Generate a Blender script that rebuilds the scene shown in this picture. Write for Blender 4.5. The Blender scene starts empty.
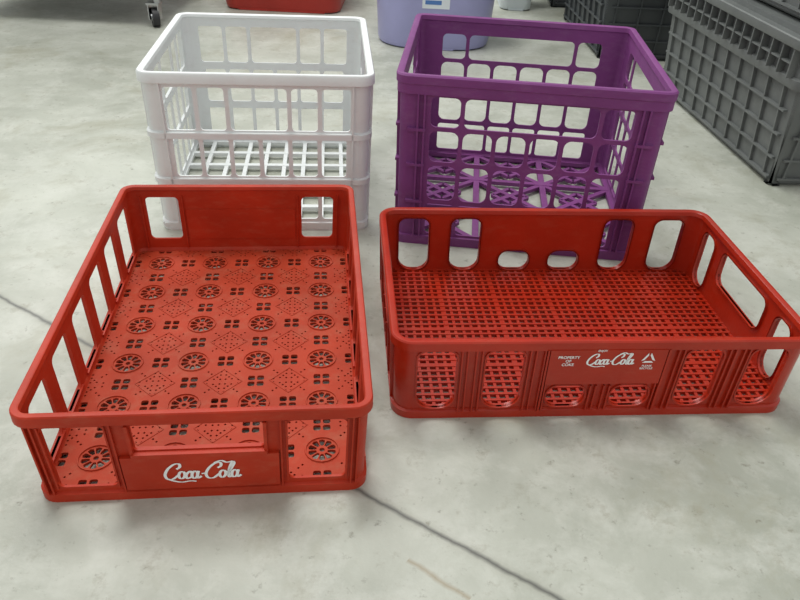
import bpy, math, random
from mathutils import Vector, Matrix
random.seed(3)
S=0.547
scene=bpy.context.scene
scene.view_settings.view_transform='Standard'
scene.view_settings.look='None'

# ------------------------------------------------------------ materials
def nt(name):
    m=bpy.data.materials.new(name); m.use_nodes=True
    return m,m.node_tree,m.node_tree.nodes['Principled BSDF']
def plastic(name,col,rough=0.4,var=0.12,bump=0.08,spec=0.5,sss=0.0,dirt=0.0,dcol=(.5,.42,.36)):
    m,t,b=nt(name)
    tc=t.nodes.new('ShaderNodeTexCoord')
    n=t.nodes.new('ShaderNodeTexNoise'); n.inputs['Scale'].default_value=14; n.inputs['Detail'].default_value=5
    t.links.new(tc.outputs['Object'],n.inputs['Vector'])
    r=t.nodes.new('ShaderNodeValToRGB')
    r.color_ramp.elements[0].position=.3; r.color_ramp.elements[1].position=.7
    r.color_ramp.elements[0].color=(*[c*(1-var) for c in col],1)
    r.color_ramp.elements[1].color=(*[min(1,c*(1+var)) for c in col],1)
    t.links.new(n.outputs['Fac'],r.inputs['Fac'])
    out=r.outputs['Color']
    if dirt>0:
        mp=t.nodes.new('ShaderNodeMapping'); mp.inputs['Scale'].default_value=(1,1,2.5)
        t.links.new(tc.outputs['Object'],mp.inputs['Vector'])
        n3=t.nodes.new('ShaderNodeTexNoise'); n3.inputs['Scale'].default_value=40; n3.inputs['Detail'].default_value=8; n3.inputs['Roughness'].default_value=.7
        t.links.new(mp.outputs['Vector'],n3.inputs['Vector'])
        r3=t.nodes.new('ShaderNodeValToRGB'); r3.color_ramp.elements[0].position=.50; r3.color_ramp.elements[1].position=.78
        r3.color_ramp.elements[0].color=(0,0,0,1); r3.color_ramp.elements[1].color=(dirt,dirt,dirt,1)
        t.links.new(n3.outputs['Fac'],r3.inputs['Fac'])
        mx=t.nodes.new('ShaderNodeMix'); mx.data_type='RGBA'
        t.links.new(r3.outputs['Color'],mx.inputs['Factor']); t.links.new(out,mx.inputs['A'])
        mx.inputs['B'].default_value=(*dcol,1); out=mx.outputs['Result']
    t.links.new(out,b.inputs['Base Color'])
    n2=t.nodes.new('ShaderNodeTexNoise'); n2.inputs['Scale'].default_value=180
    t.links.new(tc.outputs['Object'],n2.inputs['Vector'])
    bp=t.nodes.new('ShaderNodeBump'); bp.inputs['Strength'].default_value=bump; bp.inputs['Distance'].default_value=.002
    t.links.new(n2.outputs['Fac'],bp.inputs['Height']); t.links.new(bp.outputs['Normal'],b.inputs['Normal'])
    b.inputs['Roughness'].default_value=rough
    b.inputs['Specular IOR Level'].default_value=spec
    return m
M_redA=plastic('red_plastic_matte',(.46,.030,.008),.50,.14,.12,.28,dirt=.28,dcol=(.50,.16,.09))
M_redAf=plastic('red_plastic_floor',(.43,.045,.016),.60,.14,.12,.2,dirt=.45,dcol=(.42,.17,.10))
M_redB=plastic('red_plastic_glossy',(.42,.022,.006),.30,.12,.12,.45,dirt=.15,dcol=(.45,.18,.10))
M_white=plastic('white_plastic',(.77,.80,.80),.5,.03,dirt=.18)
M_purp=plastic('purple_plastic',(.205,.052,.205),.52,.1,.1,.3,dirt=.2,dcol=(.36,.24,.36))
M_logo=plastic('white_ink',(.90,.90,.90),.5,.02)
M_grey=plastic('grey_plastic',(.135,.145,.142),.5,.1,dirt=.2,dcol=(.25,.25,.23))
M_dgrey=plastic('dark_grey_plastic',(.055,.062,.066),.5,.1)
M_lav=plastic('lavender_plastic',(.36,.36,.62),.3,.06)
M_redT=plastic('red_tub_plastic',(.42,.03,.02),.35,.08)
M_pale=plastic('pale_plastic',(.6,.66,.68),.35,.05)
M_black=plastic('black_rubber',(.02,.02,.022),.5,.1)
M_metal=plastic('steel',(.45,.46,.47),.3,.05); M_metal.node_tree.nodes['Principled BSDF'].inputs['Metallic'].default_value=1
M_label=plastic('paper_label',(.75,.8,.85),.5,.05)
M_blue=plastic('blue_print',(.08,.2,.5),.5,.05)

# ------------------------------------------------------------ mesh collector
class Part:
    def __init__(s): s.v=[];s.f=[];s.m=[]
    def add(s,vs,fs,mi=0):
        o=len(s.v); s.v+= [tuple(p) for p in vs]
        for f in fs: s.f.append(tuple(i+o for i in f)); s.m.append(mi)
    def box(s,x0,x1,y0,y1,z0,z1,mi=0,fn=None):
        vs=[(x,y,z) for z in (z0,z1) for y in (y0,y1) for x in (x0,x1)]
        if fn: vs=[fn(*p) for p in vs]
        s.add(vs,[(0,2,3,1),(4,5,7,6),(0,1,5,4),(2,6,7,3),(0,4,6,2),(1,3,7,5)],mi)
    def bar(s,p,q,w,z0,z1,mi=0):
        d=Vector((q[0]-p[0],q[1]-p[1])); d.normalize(); n=Vector((-d.y,d.x))*w/2
        c=[(p[0]-n.x,p[1]-n.y),(q[0]-n.x,q[1]-n.y),(q[0]+n.x,q[1]+n.y),(p[0]+n.x,p[1]+n.y)]
        s.add([(x,y,z0) for x,y in c]+[(x,y,z1) for x,y in c],[(3,2,1,0),(4,5,6,7),(0,1,5,4),(1,2,6,5),(2,3,7,6),(3,0,4,7)],mi)
    def loop(s,W,D,r,prof,mi=0,seg=6,closed=True):
        ring=[]
        for (sx,sy,a0) in ((1,1,0),(-1,1,90),(-1,-1,180),(1,-1,270)):
            for k in range(seg+1):
                a=math.radians(a0+90*k/seg)
                ring.append((sx*(W/2-r),sy*(D/2-r),math.cos(a),math.sin(a)))
        n=len(ring); P=len(prof); vs=[];fs=[]
        for (cx,cy,ca,sa) in ring:
            for (o,z) in prof: vs.append((cx+ca*(r+o),cy+sa*(r+o),z))
        for i in range(n):
            j=(i+1)%n
            for k in range(P if closed else P-1):
                l=(k+1)%P
                fs.append((i*P+k,j*P+k,j*P+l,i*P+l))
        s.add(vs,fs,mi)
    def corners(s,W,D,r,t,z0,z1,mi=0,seg=6,ext=0.0):
        for (sx,sy,a0) in ((1,1,0),(-1,1,90),(-1,-1,180),(1,-1,270)):
            vs=[];fs=[]
            for k in range(seg+1):
                a=math.radians(a0+90*k/seg); c,q=math.cos(a),math.sin(a)
                for o in (-t,0):
                    for z in (z0,z1):
                        vs.append((sx*(W/2-r)+c*(r+o),sy*(D/2-r)+q*(r+o),z))
            for k in range(seg):
                b=4*k;e=b+4
                fs+=[(b+2,e+2,e+3,b+3),(b+1,e+1,e,b),(b+1,b+3,e+3,e+1),(b,e,e+2,b+2)]
            s.add(vs,fs,mi)
    def plate(s,outline,holes,t,fn,mi=0,bev=0.0):
        vs,fs=fill(outline,holes,t,bev)
        s.add([fn(*p) for p in vs],fs,mi)
    def obj(s,name,mats,loc=(0,0,0),yaw=0,taper=None,angle=35):
        v=s.v
        if taper:
            W,D,H,t=taper
            v=[(x*(1-t/W*(1-z/H)),y*(1-t/D*(1-z/H)),z) for x,y,z in v]
        me=bpy.data.meshes.new(name); me.from_pydata(v,[],s.f)
        for m in mats: me.materials.append(m)
        me.polygons.foreach_set('material_index',s.m)
        me.polygons.foreach_set('use_smooth',[True]*len(s.f))
        me.update(); me.set_sharp_from_angle(angle=math.radians(angle))
        o=bpy.data.objects.new(name,me); scene.collection.objects.link(o)
        o.location=loc; o.rotation_euler=(0,0,yaw)
        return o
def fill(outline,holes,t,bev=0.0):
    cu=bpy.data.curves.new('tmp','CURVE'); cu.dimensions='2D'; cu.fill_mode='BOTH'; cu.extrude=t/2-bev
    if bev>0: cu.bevel_depth=bev; cu.bevel_resolution=1; cu.offset=-bev
    for pl in [outline]+holes:
        sp=cu.splines.new('POLY'); sp.points.add(len(pl)-1)
        for i,p in enumerate(pl): sp.points[i].co=(p[0],p[1],0,1)
        sp.use_cyclic_u=True
    o=bpy.data.objects.new('tmp',cu); scene.collection.objects.link(o)
    dg=bpy.context.evaluated_depsgraph_get(); dg.update()
    me=bpy.data.meshes.new_from_object(o.evaluated_get(dg))
    vs=[tuple(v.co) for v in me.vertices]; fs=[tuple(p.vertices) for p in me.polygons]
    bpy.data.objects.remove(o); bpy.data.meshes.remove(me); bpy.data.curves.remove(cu)
    return vs,fs
def rr(x0,x1,y0,y1,r,seg=4,rt=None):
    rt=r if rt is None else rt
    pts=[]
    for (cx,cy,a0,q) in ((x1-rt,y1-rt,0,rt),(x0+rt,y1-rt,90,rt),(x0+r,y0+r,180,r),(x1-r,y0+r,270,r)):
        for k in range(seg+1):
            a=math.radians(a0+90*k/seg); pts.append((cx+q*math.cos(a),cy+q*math.sin(a)))
    return pts
def sidefn(side,W,D,t=0):
    if side=='F': return lambda u,v,w:(u,-D/2+t/2-w,v)
    if side=='B': return lambda u,v,w:(-u,D/2-t/2+w,v)
    if side=='R': return lambda u,v,w:(W/2-t/2+w,u,v)
    return lambda u,v,w:(-W/2+t/2-w,-u,v)
def wall(P,side,W,D,r,t,z0,z1,holes,mi=0,bev=.0007):
    L=(W if side in 'FB' else D)/2-r
    P.plate([(-L,z0),(L,z0),(L,z1),(-L,z1)],holes,t,sidefn(side,W,D,t),mi,0)
def sbox(P,side,W,D,u0,u1,v0,v1,w0,w1,mi=0):
    P.box(u0,u1,v0,v1,w0,w1,mi,fn=sidefn(side,W,D,0))
def frame(P,side,W,D,hole,wd,w0,w1,mi=0):
    f=sidefn(side,W,D,0); n=len(hole)
    cx=sum(p[0] for p in hole)/n; cy=sum(p[1] for p in hole)/n
    hx=max(abs(p[0]-cx) for p in hole); hy=max(abs(p[1]-cy) for p in hole)
    vs=[];fs=[]
    for (u,v) in hole:
        U=cx+(u-cx)*(1+wd/hx); V=cy+(v-cy)*(1+wd/hy)
        vs+=[f(u,v,w0),f(u,v,w1),f(U,V,w1),f(U,V,w0)]
    for i in range(n):
        j=(i+1)%n
        for k in range(3): fs.append((4*i+k,4*i+k+1,4*j+k+1,4*j+k))
    P.add(vs,fs,mi)

# ------------------------------------------------------------ script logo
def smooth(pts,n=6):
    out=[]
    P=[pts[0]]+list(pts)+[pts[-1]]
    for i in range(1,len(P)-2):
        a,b,c,d=P[i-1],P[i],P[i+1],P[i+2]
        for k in range(n):
            t=k/n
            out.append(tuple(.5*((2*b[j])+(-a[j]+c[j])*t+(2*a[j]-5*b[j]+4*c[j]-d[j])*t*t+(-a[j]+3*b[j]-3*c[j]+d[j])*t**3) for j in (0,1)))
    out.append(pts[-1]); return out
def oval(cx,cy,rx,ry,n=12):
    return [(cx+rx*math.cos(2*math.pi*k/n+1.2),cy+ry*math.sin(2*math.pi*k/n+1.2)) for k in range(n+1)]
def bigC(x):
    return [(x+.80,.66),(x+.98,.80),(x+.92,1.0),(x+.62,.98),(x+.28,.68),(x+.14,.30),(x+.30,.02),(x+.62,.0),(x+.92,.24)]
def sa(x): return [oval(x+.2,.25,.17,.24),[(x+.40,.50),(x+.37,.2),(x+.44,.02),(x+.62,.14)]]
strokes=[bigC(0),oval(1.14,.25,.18,.24),[(1.30,.40),(1.42,.38)],
 [(1.74,.36),(1.64,.49),(1.48,.38),(1.40,.2),(1.50,.01),(1.76,.12)]]+sa(1.72)+[
 [(2.32,.30),(2.56,.34)],bigC(2.45),oval(3.60,.25,.18,.24),[(3.76,.40),(3.88,.38)],
 [(3.82,.12),(4.05,.55),(4.20,.92),(4.10,1.04),(3.98,.7),(3.96,.2),(4.04,.02),(4.16,.1)]]+sa(4.12)+[
 [(.32,.02),(.75,-.14),(1.2,-.22),(1.7,-.16),(2.05,-.20)],
 [(3.0,1.0),(3.4,1.14),(3.75,1.02),(4.10,1.08)]]
def logo(P,fn,u0,v0,width,mi,w=.0012,bold=1.0,tall=1.12):
    sc=width/4.75
    for si,st in enumerate(strokes):
        st=smooth(st)
        pts=[((x+.22*y)*sc+u0,y*sc*tall+v0) for x,y in st]
        vs=[];fs=[]; ww=w+si*.00001
        for i,p in enumerate(pts):
            a=pts[max(0,i-1)];b=pts[min(len(pts)-1,i+1)]
            dx,dy=b[0]-a[0],b[1]-a[1];l=math.hypot(dx,dy) or 1
            dx/=l;dy/=l
            th=sc*(.036+.056*abs(dy))*bold
            vs+= [fn(p[0]-dy*th,p[1]+dx*th,ww),fn(p[0]+dy*th,p[1]-dx*th,ww)]
            if i: fs.append((2*i-2,2*i-1,2*i+1,2*i))
        P.add(vs,fs,mi)
def text(P,fn,s,u,v,size,mi,w=.0012):
    cu=bpy.data.curves.new('t','FONT'); cu.body=s; cu.size=size; cu.align_x='CENTER'; cu.offset=size*.02
    o=bpy.data.objects.new('t',cu); scene.collection.objects.link(o)
    dg=bpy.context.evaluated_depsgraph_get(); dg.update()
    me=bpy.data.meshes.new_from_object(o.evaluated_get(dg))
    P.add([fn(q.co.x+u,q.co.y+v,w) for q in me.vertices],[tuple(p.vertices) for p in me.polygons],mi)
    bpy.data.objects.remove(o)

# ------------------------------------------------------------ crate A (portrait red)
def crateA():
    W,D,H=.5614*S-.003,.8341*S-.004,.1985*S; tp=.0138*S
    P=Part(); r=.014; t=.0028
    hz=H-.014
    fh=[rr(-.133,-.079,.017,hz-.002,.006),rr(.079,.133,.017,hz-.002,.006),rr(-.058,.058,.062,hz-.002,.004)]
    wall(P,'F',W,D,r,t,.002,H-.002,fh)
    bh=[rr(-.128,-.084,.030,hz-.002,.006),rr(.084,.128,.030,hz-.002,.006)]
    wall(P,'B',W,D,r,t,.002,H-.002,bh)
    pitch=(D-.028)/6
    sh=[]
    for i in range(6):
        c=(i-2.5)*pitch; sh.append(rr(c-.024,c+.024,.019,hz-.003,.007))
    wall(P,'R',W,D,r,t,.002,H-.002,sh); wall(P,'L',W,D,r,t,.002,H-.002,sh)
    P.corners(W,D,r,t,.002,H-.002)
    P.loop(W,D,r,[(-.0045,H-.005),(-.0035,H-.0008),(-.002,H),(.0025,H),(.0035,H-.0012),(.0040,H-.0115),(.001,H-.0115),(.0,H-.008)])
    P.loop(W,D,r,[(-.001,.0),(.003,.0),(.003,.010),(-.001,.012)])
    P.loop(W,D,r,[(-.006,.010),(-.0028,.008),(-.0028,.016),(-.0045,.014)])
    for s in 'FB':
        for sg in (-1,1):
            for k in (.1375,.1425):
                a,b=sorted((sg*k,sg*(k+.0014)))
                sbox(P,s,W,D,a,b,.010,H-.012,-.001,.0035)
            for k in (.0725,):
                a,b=sorted((sg*k,sg*(k+.0016)))
                sbox(P,s,W,D,a,b,.010,H-.012,-.001,.003)
            for k in (.0775,.133):
                a,b=sorted((sg*k,sg*(k+.0015)))
                sbox(P,s,W,D,a,b,.016,hz,-.006,.002)
    sbox(P,'F',W,D,-.071,.071,.014,.056,-.001,.0042)
    sbox(P,'F',W,D,-.060,.060,.056,.0605,-.006,.0055)
    for sg in (-1,1):
        a,b=sorted((sg*.058,sg*.061)); sbox(P,'F',W,D,a,b,.055,hz,-.006,.004)
    for s in 'LR':
        for i in range(7):
            c=(i-3)*pitch
            if abs(c)<D/2-r:
                for dd in (-.006,.006): sbox(P,s,W,D,c+dd-.0008,c+dd+.0008,.010,H-.012,-.001,.003)
        for i in range(6):
            c=(i-2.5)*pitch
            sbox(P,s,W,D,c-.026,c+.026,.0165,.019,-.005,.002)
    sbox(P,'B',W,D,-.075,.075,.03,.075,-.004,-.0015)
    nx,ny=4,6; px=(W-.008)/nx; py=(D-.008)/ny; hx,hy=px/2,py/2
    holes=[]
    n=10
    for k in range(n):
        a=2*math.pi*(k+.5)/n; pts=[]
        for (rad,da) in ((.0060,-.21),(.0060,.21),(.0102,.262),(.0135,.23),(.0146,0),(.0135,-.23),(.0102,-.262)):
            pts.append((rad*math.cos(a+da),rad*math.sin(a+da)))
        holes.append(pts)
    holes.append([(.0028*math.cos(2*math.pi*k/8),.0028*math.sin(2*math.pi*k/8)) for k in range(8)])
    g=.0012; q=.0078
    for sx in (-1,1):
        for sy in (-1,1):
            x0,x1=sorted((sx*(hx-g),sx*(hx-g-q))); y0,y1=sorted((sy*g,sy*(g+q)))
            holes.append(rr(x0,x1,y0,y1,.002,2))
            x0,x1=sorted((sx*g,sx*(g+q))); y0,y1=sorted((sy*(hy-g),sy*(hy-g-q)))
            holes.append(rr(x0,x1,y0,y1,.002,2))
            for (dx,dy) in ((.003,.0115),(.0065,.008),(.010,.0045),(.003,.004),(.0175,.0175),(.0135,.0135),(.003,.0175),(.0175,.003)):
                cx,cy=sx*(hx-dx),sy*(hy-dy); e=.0015
                holes.append([(cx-e,cy),(cx,cy-e),(cx+e,cy),(cx,cy+e)])
    vs,fs=fill([(-hx,-hy),(hx,-hy),(hx,hy),(-hx,hy)],holes,.003)
    def ring(cx,cy,ra,rb,m=20,zt=.0134):
        rv=[];rf=[]
        for k in range(m):
            a=2*math.pi*k/m
            for (rad,z) in ((ra,.0118),(ra+.0003,zt),(rb-.0003,zt),(rb,.0118)):
                rv.append((cx+rad*math.cos(a),cy+rad*math.sin(a),z))
        for k in range(m):
            l=(k+1)%m
            for b in range(3): rf.append((4*k+b,4*k+b+1,4*l+b+1,4*l+b))
        P.add(rv,rf,1)
    for i in range(nx):
        for j in range(ny):
            cx=(i-(nx-1)/2)*px; cy=(j-(ny-1)/2)*py
            P.add([(x+cx,y+cy,z+.0105) for x,y,z in vs],fs,1)
            ring(cx,cy,.0162,.0178)
    for i in range(1,nx):
        for j in range(1,ny):
            cx=(i-nx/2)*px; cy=(j-ny/2)*py; d=.0215
            c=[(cx-d,cy),(cx,cy+d),(cx+d,cy),(cx,cy-d)]
            for k in range(4): P.bar(c[k],c[(k+1)%4],.0010,.0118,.0126,1)
    fn=sidefn('F',W,D,0)
    logo(P,fn,-.037,.0275,.072,2,w=.0048,bold=1.0,tall=1.3)
    P.obj('soda_bottle_crate',[M_redA,M_redAf,M_logo],(-.3653*S,1.2704*S,0),.1219,(W,D,H,tp))
crateA()

# ------------------------------------------------------------ crate B (landscape red)
def crateB():
    W,D,H=.8242*S-.008,.5488*S-.006,.1903*S; tp=.0105*S
    P=Part(); r=.020; t=.0028; hz=H-.012
    p=.0710
    fh=[]
    for k in (-2.5,-1.5,1.5,2.5):
        fh.append(rr(k*p-.0205,k*p+.0205,.013,hz-.001,.0175,7,.011))
    for k in (-.5,.5): fh.append(rr(k*p-.0215,k*p+.0215,.013,.043,.0135,6,.0135))
    for s in 'FB':
        wall(P,s,W,D,r,t,.002,H-.002,fh)
        for h in fh: frame(P,s,W,D,h,.0016,-.0055,.0016)
    sh=[rr(-.116,-.082,.015,hz-.002,.016,6,.012),rr(.082,.116,.015,hz-.002,.016,6,.012),rr(-.058,.058,.046,hz-.002,.013,5,.010)]
    for s in 'LR':
        wall(P,s,W,D,r,t,.002,H-.002,sh)
        for h in sh: frame(P,s,W,D,h,.0016,-.0055,.0016)
    P.corners(W,D,r,t,.002,H-.002,seg=8)
    P.loop(W,D,r,[(-.0055,H-.006),(-.0045,H-.001),(-.003,H),(.002,H),(.0035,H-.0015),(.0040,H-.011),(.001,H-.011),(0,H-.008)],seg=8)
    P.loop(W,D,r,[(-.001,.0),(.003,.0),(.003,.009),(-.001,.011)],seg=8)
    for s in 'FB':
        for k in (-2,-1,1,2,-3,3,0):
            for dd in (-.0105,-.0045,.0045,.0105):
                u=k*p+dd
                if abs(u)<W/2-r:
                    top=.044 if k==0 else H-.010
                    sbox(P,s,W,D,u-.0008,u+.0008,.009,top,-.001,.0034)
        sbox(P,s,W,D,-.062,.062,.048,H-.010,-.001,.0048)
        for u in (-.065,.063): sbox(P,s,W,D,u,u+.002,.009,H-.010,-.001,.005)
    for s in 'LR':
        for u in (-.122,-.077,-.066,.066,.077,.122,-.03,0,.03):
            top=.044 if abs(u)<.05 else H-.012
            sbox(P,s,W,D,u-.0008,u+.0008,.009,top,-.001,.0034)
    iw,idp=W-.005,D-.005
    def cut(q,half):
        d=max(0,abs(q)-(half-r)); d=min(d,r*.98)
        return r-math.sqrt(r*r-d*d)
    n=42
    for i in range(n+1):
        x=-iw/2+iw*i/n; w=.0036 if i%7 else .0065; k=cut(x,iw/2)
        P.box(x-w/2,x+w/2,-idp/2+k,idp/2-k,.0075,.0115,1)
    n=28
    for i in range(n+1):
        y=-idp/2+idp*i/n; w=.0034 if i%7 else .006; k=cut(y,idp/2)
        P.box(-iw/2+k,iw/2-k,y-w/2,y+w/2,.0078,.0122,1)
    fn=sidefn('F',W,D,0)
    logo(P,fn,-.024,.0755,.052,2,w=.0052,bold=1.05,tall=1.25)
    text(P,fn,'PROPERTY\nOF\nCOKE',-.042,.0835,.0048,2,w=.0052)
    text(P,fn,'ENJOY',-.008,.0925,.0034,2,w=.0052)
    c=(.043,.0825)
    for k in range(3):
        a=math.pi/2+k*2*math.pi/3; b=a+2*math.pi/3
        A=[(c[0]+R*math.cos(q),c[1]+R*math.sin(q)) for R,q in ((.0080,a+.18),(.0080,b-.18),(.0045,b-.18),(.0045,a+.18))]
        P.add([fn(x,y,.0052) for x,y in A],[(0,1,2,3)],2)
    text(P,fn,'PLEASE\nRECYCLE',.043,.0720,.0034,2,w=.0052)
    P.obj('soda_bottle_crate',[M_redB,M_redB,M_logo],(.3687*S+.002,1.3852*S,0),.0962,(W,D,H,tp))
crateB()

# ------------------------------------------------------------ milk crate C (white)
def crateC():
    W,D,H=.5825*S-.005,.6216*S-.004,.4376*S; tp=.0135*S
    P=Part(); r=.016; t=.003
    for s in 'FBLR':
        L=(W if s in 'FB' else D)/2
        e=L-.030
        hs=[]
        q=(e-.042)/2
        hs.append(rr(-.040,.040,.158,.219,.006))
        for sg in (-1,1):
            for k in range(2):
                a=.046+k*(q+.0); b=a+q-.006+(.004 if k else 0)
                x0,x1=sorted((sg*a,sg*b)); hs.append(rr(x0,x1,.158,.219,.005))
        for (v0,v1) in ((.088,.146),(.018,.077)):
            n=6; pw=2*e/n
            for k in range(n):
                x=-e+k*pw; hs.append(rr(x+.003,x+pw-.003,v0,v1,.005))
        wall(P,s,W,D,r,t,.002,H-.002,hs)
        for v in (.152,.082):
            sbox(P,s,W,D,-L+r,L-r,v-.003,v+.003,-.001,.0035)
        for sg in (-1,1):
            x0,x1=sorted((sg*(e+.004),sg*(e+.0065))); sbox(P,s,W,D,x0,x1,.012,H-.015,-.001,.004)
    P.corners(W,D,r,t,.002,H-.002)
    P.loop(W,D,r,[(-.006,H-.005),(-.005,H-.001),(-.003,H),(.0035,H),(.005,H-.002),(.0055,H-.014),(.004,H-.015),(.001,H-.010)])
    for v in (.150,.080):
        P.loop(W,D,r,[(-.001,v-.005),(.004,v-.004),(.004,v+.004),(-.001,v+.006)])
    P.loop(W,D,r,[(-.004,.0),(.003,.0),(.003,.012),(-.001,.014),(-.004,.012)])
    iw,idp=W-.006,D-.006
    n=9
    for i in range(n+1):
        x=-iw/2+iw*i/n; P.box(x-.0035,x+.0035,-idp/2,idp/2,.005,.011,0)
    n=6
    for i in range(n+1):
        y=-idp/2+idp*i/n; P.box(-iw/2,iw/2,y-.005,y+.005,.0048,.0114,0)
    P.obj('milk_crate',[M_white],(-.4168*S,2.1237*S,0),.1062,(W,D,H,tp))
crateC()
# ------------------------------------------------------------ milk crate D (purple)
def crateD():
    W,D,H=.6705*S-.007,.6424*S-.005,.4670*S; tp=.0150*S
    P=Part(); r=.012; t=.003
    for s in 'FBLR':
        L=(W if s in 'FB' else D)/2
        e=L-.040; n=6; pw=2*e/n; hs=[]
        for ri,(v0,v1) in enumerate(((.184,.226),(.133,.178),(.074,.127),(.018,.067))):
            if ri==0:
                hs.append(rr(-2*pw+.003,2*pw-.003,v0,v1,.008))
                for k in (0,5):
                    x=-e+k*pw; hs.append(rr(x+.003,x+pw-.003,v0,v1,.008))
            else:
                for k in range(n):
                    x=-e+k*pw; hs.append(rr(x+.003,x+pw-.003,v0,v1,.010 if ri<3 else .005))
        wall(P,s,W,D,r,t,.002,H-.002,hs)
        for sg in (-1,1):
            for (k0,k1) in ((e+.004,e+.0065),(e+.013,e+.0155)):
                x0,x1=sorted((sg*k0,sg*k1)); sbox(P,s,W,D,x0,x1,.012,H-.026,-.001,.005)
            for v in (.178,.126,.069):
                x0,x1=sorted((sg*(e+.003),sg*(L-r))); sbox(P,s,W,D,x0,x1,v,v+.004,-.001,.0055)
    P.corners(W,D,r,t,.002,H-.002)
    P.loop(W,D,r,[(-.005,H-.008),(-.004,H-.001),(-.002,H),(.004,H),(.006,H-.002),(.006,H-.012),(.0045,H-.013),(.0045,H-.026),(.001,H-.026),(.0,H-.012)])
    P.loop(W,D,r,[(-.004,.0),(.004,.0),(.004,.014),(-.001,.015),(-.004,.012)])
    iw,idp=W-.01,D-.01
    nx,ny=3,3
    for i in range(nx+1):
        x=-iw/2+iw*i/nx; P.box(x-.005,x+.005,-idp/2,idp/2,.005,.011,0)
    for i in range(ny+1):
        y=-idp/2+idp*i/ny; P.box(-iw/2,iw/2,y-.005,y+.005,.0048,.0114,0)
    for i in range(nx):
        for j in range(ny):
            x0=-iw/2+iw*i/nx;x1=x0+iw/nx;y0=-idp/2+idp*j/ny;y1=y0+idp/ny
            P.bar((x0,y0),(x1,y1),.009,.0052,.0108); P.bar((x0,y1),(x1,y0),.009,.0051,.0107)
            xm,ym=(x0+x1)/2,(y0+y1)/2; m=.030
            for a,b in (((xm-m,ym),(xm,ym+m)),((xm,ym+m),(xm+m,ym)),((xm+m,ym),(xm,ym-m)),((xm,ym-m),(xm-m,ym))):
                P.bar(a,b,.007,.0053,.0106)
    P.obj('milk_crate',[M_purp],(.3182*S+.002,2.0833*S,0),-.067,(W,D,H,tp))
crateD()

# ------------------------------------------------------------ background containers
def tub(name,W,D,H,r,mat,loc,yaw,tp,label=False):
    P=Part()
    P.loop(W,D,r,[(-r*.98,0),(-.012,0),(-.003,.004),(0,.014),(0,H*.82),(.004,H*.83),(.004,H-.012),(.014,H-.012),(.016,H-.002),(.014,H),(-.002,H),(-.004,H-.01),(-.004,.016),(-.012,.008),(-r*.98,.006)],seg=10)
    P.box(-W/2+r,W/2-r,-D/2+r*.02,D/2-r*.02,.001,.006)
    P.box(-W/2+r*.02,W/2-r*.02,-D/2+r,D/2-r,.0012,.0058)
    for sg in (-1,1):
        x0,x1=sorted((sg*(W/2-.002),sg*(W/2+.03))); P.box(x0,x1,-.06,.06,H-.02,H-.004)
    mats=[mat]
    if label:
        f=sidefn('F',W,D,0)
        P.box(-.038,.038,H*.42,H*.66,-.001,.001,1,fn=f)
        P.box(-.030,.015,H*.46,H*.50,-.001,.0016,2,fn=f)
        mats+= [M_label,M_blue]
    return P.obj(name,mats,loc,yaw,(W,D,H,tp))
tub('storage_tub',.39,.36,.22,.05,M_redT,(-.415,2.57,0),0,.03)
tub('storage_tub',.34,.32,.26,.11,M_lav,(.055,2.20,0),0,.03,True)
tub('storage_tub',.12,.2,.2,.03,M_pale,(.335,2.68,0),0,.02)

def tote(name,W,D,H,n,mat,loc,yaw):
    P=Part(); r=.02
    for k in range(n):
        z=k*(H+.004)
        sub=Part()
        sub.loop(W,D,r,[(-.04,0),(-.028,0),(-.024,.004),(-.010,H*.66),(.0,H*.66),(.002,H*.68),(.002,H*.72),(-.004,H*.73),(-.004,H*.90),(.012,H*.90),(.014,H*.92),(.014,H-.012),(.012,H-.010),(-.02,H-.008),(-.02,H-.014),(-.03,.01),(-.04,.006)])
        sub.box(-W/2+.03,W/2-.03,-D/2+.03,D/2-.03,.001,.006)
        sub.box(-W/2+.002,-.002,-D/2-.006,D/2+.006,H-.010,H)
        sub.box(.002,W/2-.002,-D/2-.006,D/2+.006,H-.010,H)
        for i in range(7):
            y=-D/2+.04+i*(D-.08)/6; sub.box(-.03,.03,y-.012,y+.012,H-.002,H+.003)
        for s in 'FBLR':
            L=(W if s in 'FB' else D)/2-.03
            m=max(6,int(2*L/.035))
            for i in range(m+1):
                u=-L+2*L*i/m; sbox(sub,s,W,D,u-.0015,u+.0015,H*.72,H*.90,-.005,.010)
            sbox(sub,s,W,D,-L,L,H*.80,H*.81,-.005,.008)
            m2=max(4,int(2*L/.06))
            for i in range(m2+1):
                u=-L*.93+2*L*.93*i/m2
                f=sidefn(s,W,D,0)
                vs=[f(u+du,v,w) for v,wo,wi in ((.01,-.018,-.03),(H*.67,-.003,-.014)) for du in (-.002,.002) for w in (wi,wo)]
                sub.add(vs,[(0,1,3,2),(4,6,7,5),(1,5,7,3),(0,2,6,4),(0,4,5,1),(2,3,7,6)])
            for v,w in ((.012,-.016),(H*.18,-.014),(H*.34,-.010),(H*.50,-.006)):
                sbox(sub,s,W,D,-L,L,v,v+.004,-.03,w)
        P.add([(x,y,zz+z) for x,y,zz in sub.v],sub.f)
    return P.obj(name,[mat],loc,yaw)
def place(corner,W,D,yaw,inset=.025):
    c,s=math.cos(yaw),math.sin(yaw); lx,ly=W/2-inset,D/2-inset
    return (corner[0]+c*lx-s*ly,corner[1]+s*lx+c*ly,0)
tote('stacking_tote',.40,.60,.27,2,M_grey,place((.667,1.264),.40,.60,.095),.095)
tote('stacking_tote',.40,.50,.27,2,M_dgrey,place((.510,2.06),.40,.50,.05),.05)
tote('stacking_tote',.36,.30,.24,2,M_dgrey,place((.47,2.68),.36,.30,.0),.0)

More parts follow.
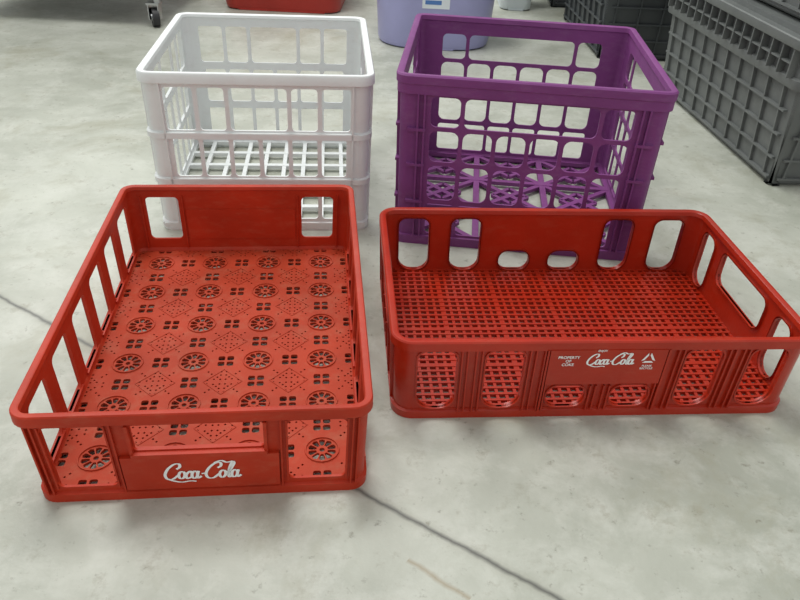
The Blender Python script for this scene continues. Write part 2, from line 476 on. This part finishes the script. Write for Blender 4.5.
# ------------------------------------------------------------ rolling cart
def cyl(P,c,axis,r,h,mi=0,n=20):
    ax=Vector(axis).normalized(); a=ax.orthogonal().normalized(); b=ax.cross(a); c=Vector(c)
    vs=[];fs=[]
    for k in range(n):
        t=2*math.pi*k/n; d=a*math.cos(t)*r+b*math.sin(t)*r
        vs+= [tuple(c+d-ax*h/2),tuple(c+d+ax*h/2)]
    for k in range(n):
        l=(k+1)%n; fs.append((2*k,2*l,2*l+1,2*k+1))
    fs.append(tuple(2*k for k in range(n))[::-1]); fs.append(tuple(2*k+1 for k in range(n)))
    P.add(vs,fs,mi)
def cart():
    P=Part(); W,D=.55,.45
    for sx in (-1,1):
        for sy in (-1,1):
            x,y=sx*W/2,sy*D/2
            cyl(P,(x-.01,y,.026),(1,.5,0),.026,.018,0)
            cyl(P,(x-.01,y,.026),(1,.5,0),.012,.024,1)
            for dd in (-.014,.014):
                P.box(x-.01+dd-.0015,x-.01+dd+.0015,y-.012,y+.018,.02,.062,1)
            P.box(x-.028,x+.008,y-.015,y+.02,.060,.066,1)
            cyl(P,(x,y,.09),(0,0,1),.010,.05,1)
            cyl(P,(x,y,.5),(0,0,1),.012,.78,1)
    for z in (.13,.45,.85):
        P.box(-W/2-.01,W/2+.01,-D/2-.01,D/2+.01,z-.008,z+.008,2)
        P.loop(W+.02,D+.02,.02,[(0,z-.012),(.006,z-.012),(.006,z+.03),(0,z+.03)],2)
    P.obj('rolling_cart',[M_black,M_metal,M_dgrey],(-.995,2.38,0),.0)
cart()

# ------------------------------------------------------------ floor
def floor_mat():
    m,t,b=nt('concrete'); N=t.nodes.new; L=t.links.new
    g=N('ShaderNodeNewGeometry')
    def noise(sc,det=6,ro=.55,dist=0):
        n=N('ShaderNodeTexNoise'); n.inputs['Scale'].default_value=sc; n.inputs['Detail'].default_value=det; n.inputs['Roughness'].default_value=ro; n.inputs['Distortion'].default_value=dist
        L(g.outputs['Position'],n.inputs['Vector']); return n.outputs['Fac']
    def ramp(f,p0,c0,p1,c1):
        r=N('ShaderNodeValToRGB'); e=r.color_ramp.elements
        e[0].position=p0;e[1].position=p1;e[0].color=(*c0,1);e[1].color=(*c1,1); L(f,r.inputs['Fac']); return r.outputs['Color']
    def mix(f,a,bb):
        x=N('ShaderNodeMix'); x.data_type='RGBA'
        if isinstance(f,float): x.inputs['Factor'].default_value=f
        else: L(f,x.inputs['Factor'])
        for v,nm in ((a,'A'),(bb,'B')):
            if isinstance(v,tuple): x.inputs[nm].default_value=(*v,1)
            else: L(v,x.inputs[nm])
        return x.outputs['Result']
    def math_(op,a,bv=None,c=None):
        x=N('ShaderNodeMath'); x.operation=op
        for i,v in enumerate((a,bv,c)):
            if v is None: continue
            if isinstance(v,(int,float)): x.inputs[i].default_value=v
            else: L(v,x.inputs[i])
        return x.outputs[0]
    col=ramp(noise(3.0,10,.62,.4),.36,(.36,.375,.315),.64,(.55,.565,.495))
    col=mix(ramp(noise(13,8,.7,.3),.46,(0,0,0),.64,(.50,.50,.50)),col,(.64,.65,.59))
    col=mix(ramp(noise(4.6,10,.72,.5),.52,(0,0,0),.66,(.55,.55,.55)),col,(.32,.31,.22))
    col=mix(ramp(noise(26,8,.75),.56,(0,0,0),.68,(.45,.45,.45)),col,(.26,.24,.17))
    col=mix(ramp(noise(70,6,.7),.60,(0,0,0),.70,(.60,.60,.60)),col,(.17,.16,.12))
    def crack(p,q,wid,full,dark):
        dx,dy=q[0]-p[0],q[1]-p[1]; l=math.hypot(dx,dy); dx/=l;dy/=l
        d=N('ShaderNodeVectorMath'); d.operation='DOT_PRODUCT'; d.inputs[1].default_value=(-dy,dx,0); L(g.outputs['Position'],d.inputs[0])
        w=math_('MULTIPLY',math_('SUBTRACT',noise(22,4),.5),.010)
        dist=math_('ABSOLUTE',math_('ADD',math_('SUBTRACT',d.outputs['Value'],-dy*p[0]+dx*p[1]),w))
        msk=ramp(dist,wid*.35,(1,1,1),wid,(0,0,0))
        if not full:
            s=N('ShaderNodeVectorMath'); s.operation='DOT_PRODUCT'; s.inputs[1].default_value=(dx,dy,0); L(g.outputs['Position'],s.inputs[0])
            s0=dx*p[0]+dy*p[1]
            i=math_('MULTIPLY',math_('GREATER_THAN',s.outputs['Value'],s0),math_('LESS_THAN',s.outputs['Value'],s0+l))
            msk=math_('MULTIPLY',msk,i)
        return math_('MULTIPLY',msk,dark)
    c1=crack((-.515,.780),(.147,.380),.0026,True,.85)
    c1b=crack((-.515,.780),(.147,.380),.009,True,.25)
    c2=crack((.0186,.412),(.071,.376),.0018,False,.6)
    col=mix(c1b,col,(.25,.24,.19)); col=mix(c1,col,(.06,.06,.055)); col=mix(c2,col,(.30,.22,.12))
    L(col,b.inputs['Base Color'])
    L(ramp(noise(6,5),.3,(.36,.36,.36),.7,(.55,.55,.55)),b.inputs['Roughness'])
    bp=N('ShaderNodeBump'); bp.inputs['Strength'].default_value=.2; bp.inputs['Distance'].default_value=.003
    L(noise(60,6),bp.inputs['Height']); L(bp.outputs['Normal'],b.inputs['Normal'])
    return m
P=Part(); P.box(-5,5,-3,5,-.05,0); P.obj('floor',[floor_mat()])
M_wall=plastic('painted_wall',(.62,.63,.62),.7,.04)
P=Part(); P.box(-5,5,5,5.1,0,3); P.obj('wall_back',[M_wall])

# ------------------------------------------------------------ light
w=bpy.data.worlds.new('World'); scene.world=w; w.use_nodes=True
bg=w.node_tree.nodes['Background']; bg.inputs['Color'].default_value=(.99,1,.98,1); bg.inputs['Strength'].default_value=.66
def area(name,loc,target,sx,sy,e,col=(1,1,1)):
    l=bpy.data.lights.new(name,'AREA'); l.shape='RECTANGLE'; l.size=sx;l.size_y=sy;l.energy=e;l.color=col
    o=bpy.data.objects.new(name,l); scene.collection.objects.link(o); o.location=loc
    o.rotation_euler=(Vector(target)-Vector(loc)).to_track_quat('-Z','Y').to_euler()
area('ceiling_lamp',(-.5,1.5,2.7),(-.2,1.2,0),1.4,.6,38,(1,1,.97))
area('ceiling_lamp',(-1.5,3.6,2.5),(-.4,1.8,0),2.2,1.4,52,(.98,1,.98))

# ------------------------------------------------------------ camera
th,ro,f=math.radians(33.682),math.radians(2.942),738.3
c,s=math.cos(th),math.sin(th)
fw=Vector((0,c,-s));up=Vector((0,s,c));rt=Vector((1,0,0))
r2=rt*math.cos(ro)+up*math.sin(ro);u2=-rt*math.sin(ro)+up*math.cos(ro)
M=Matrix.Identity(4)
for i in range(3): M[i][0]=r2[i];M[i][1]=u2[i];M[i][2]=-fw[i]
M[2][3]=S
cd=bpy.data.cameras.new('camera'); cam=bpy.data.objects.new('camera',cd); scene.collection.objects.link(cam)
cam.matrix_world=M; cd.sensor_width=36; cd.lens=f/800*36; cd.clip_start=.01
scene.camera=cam
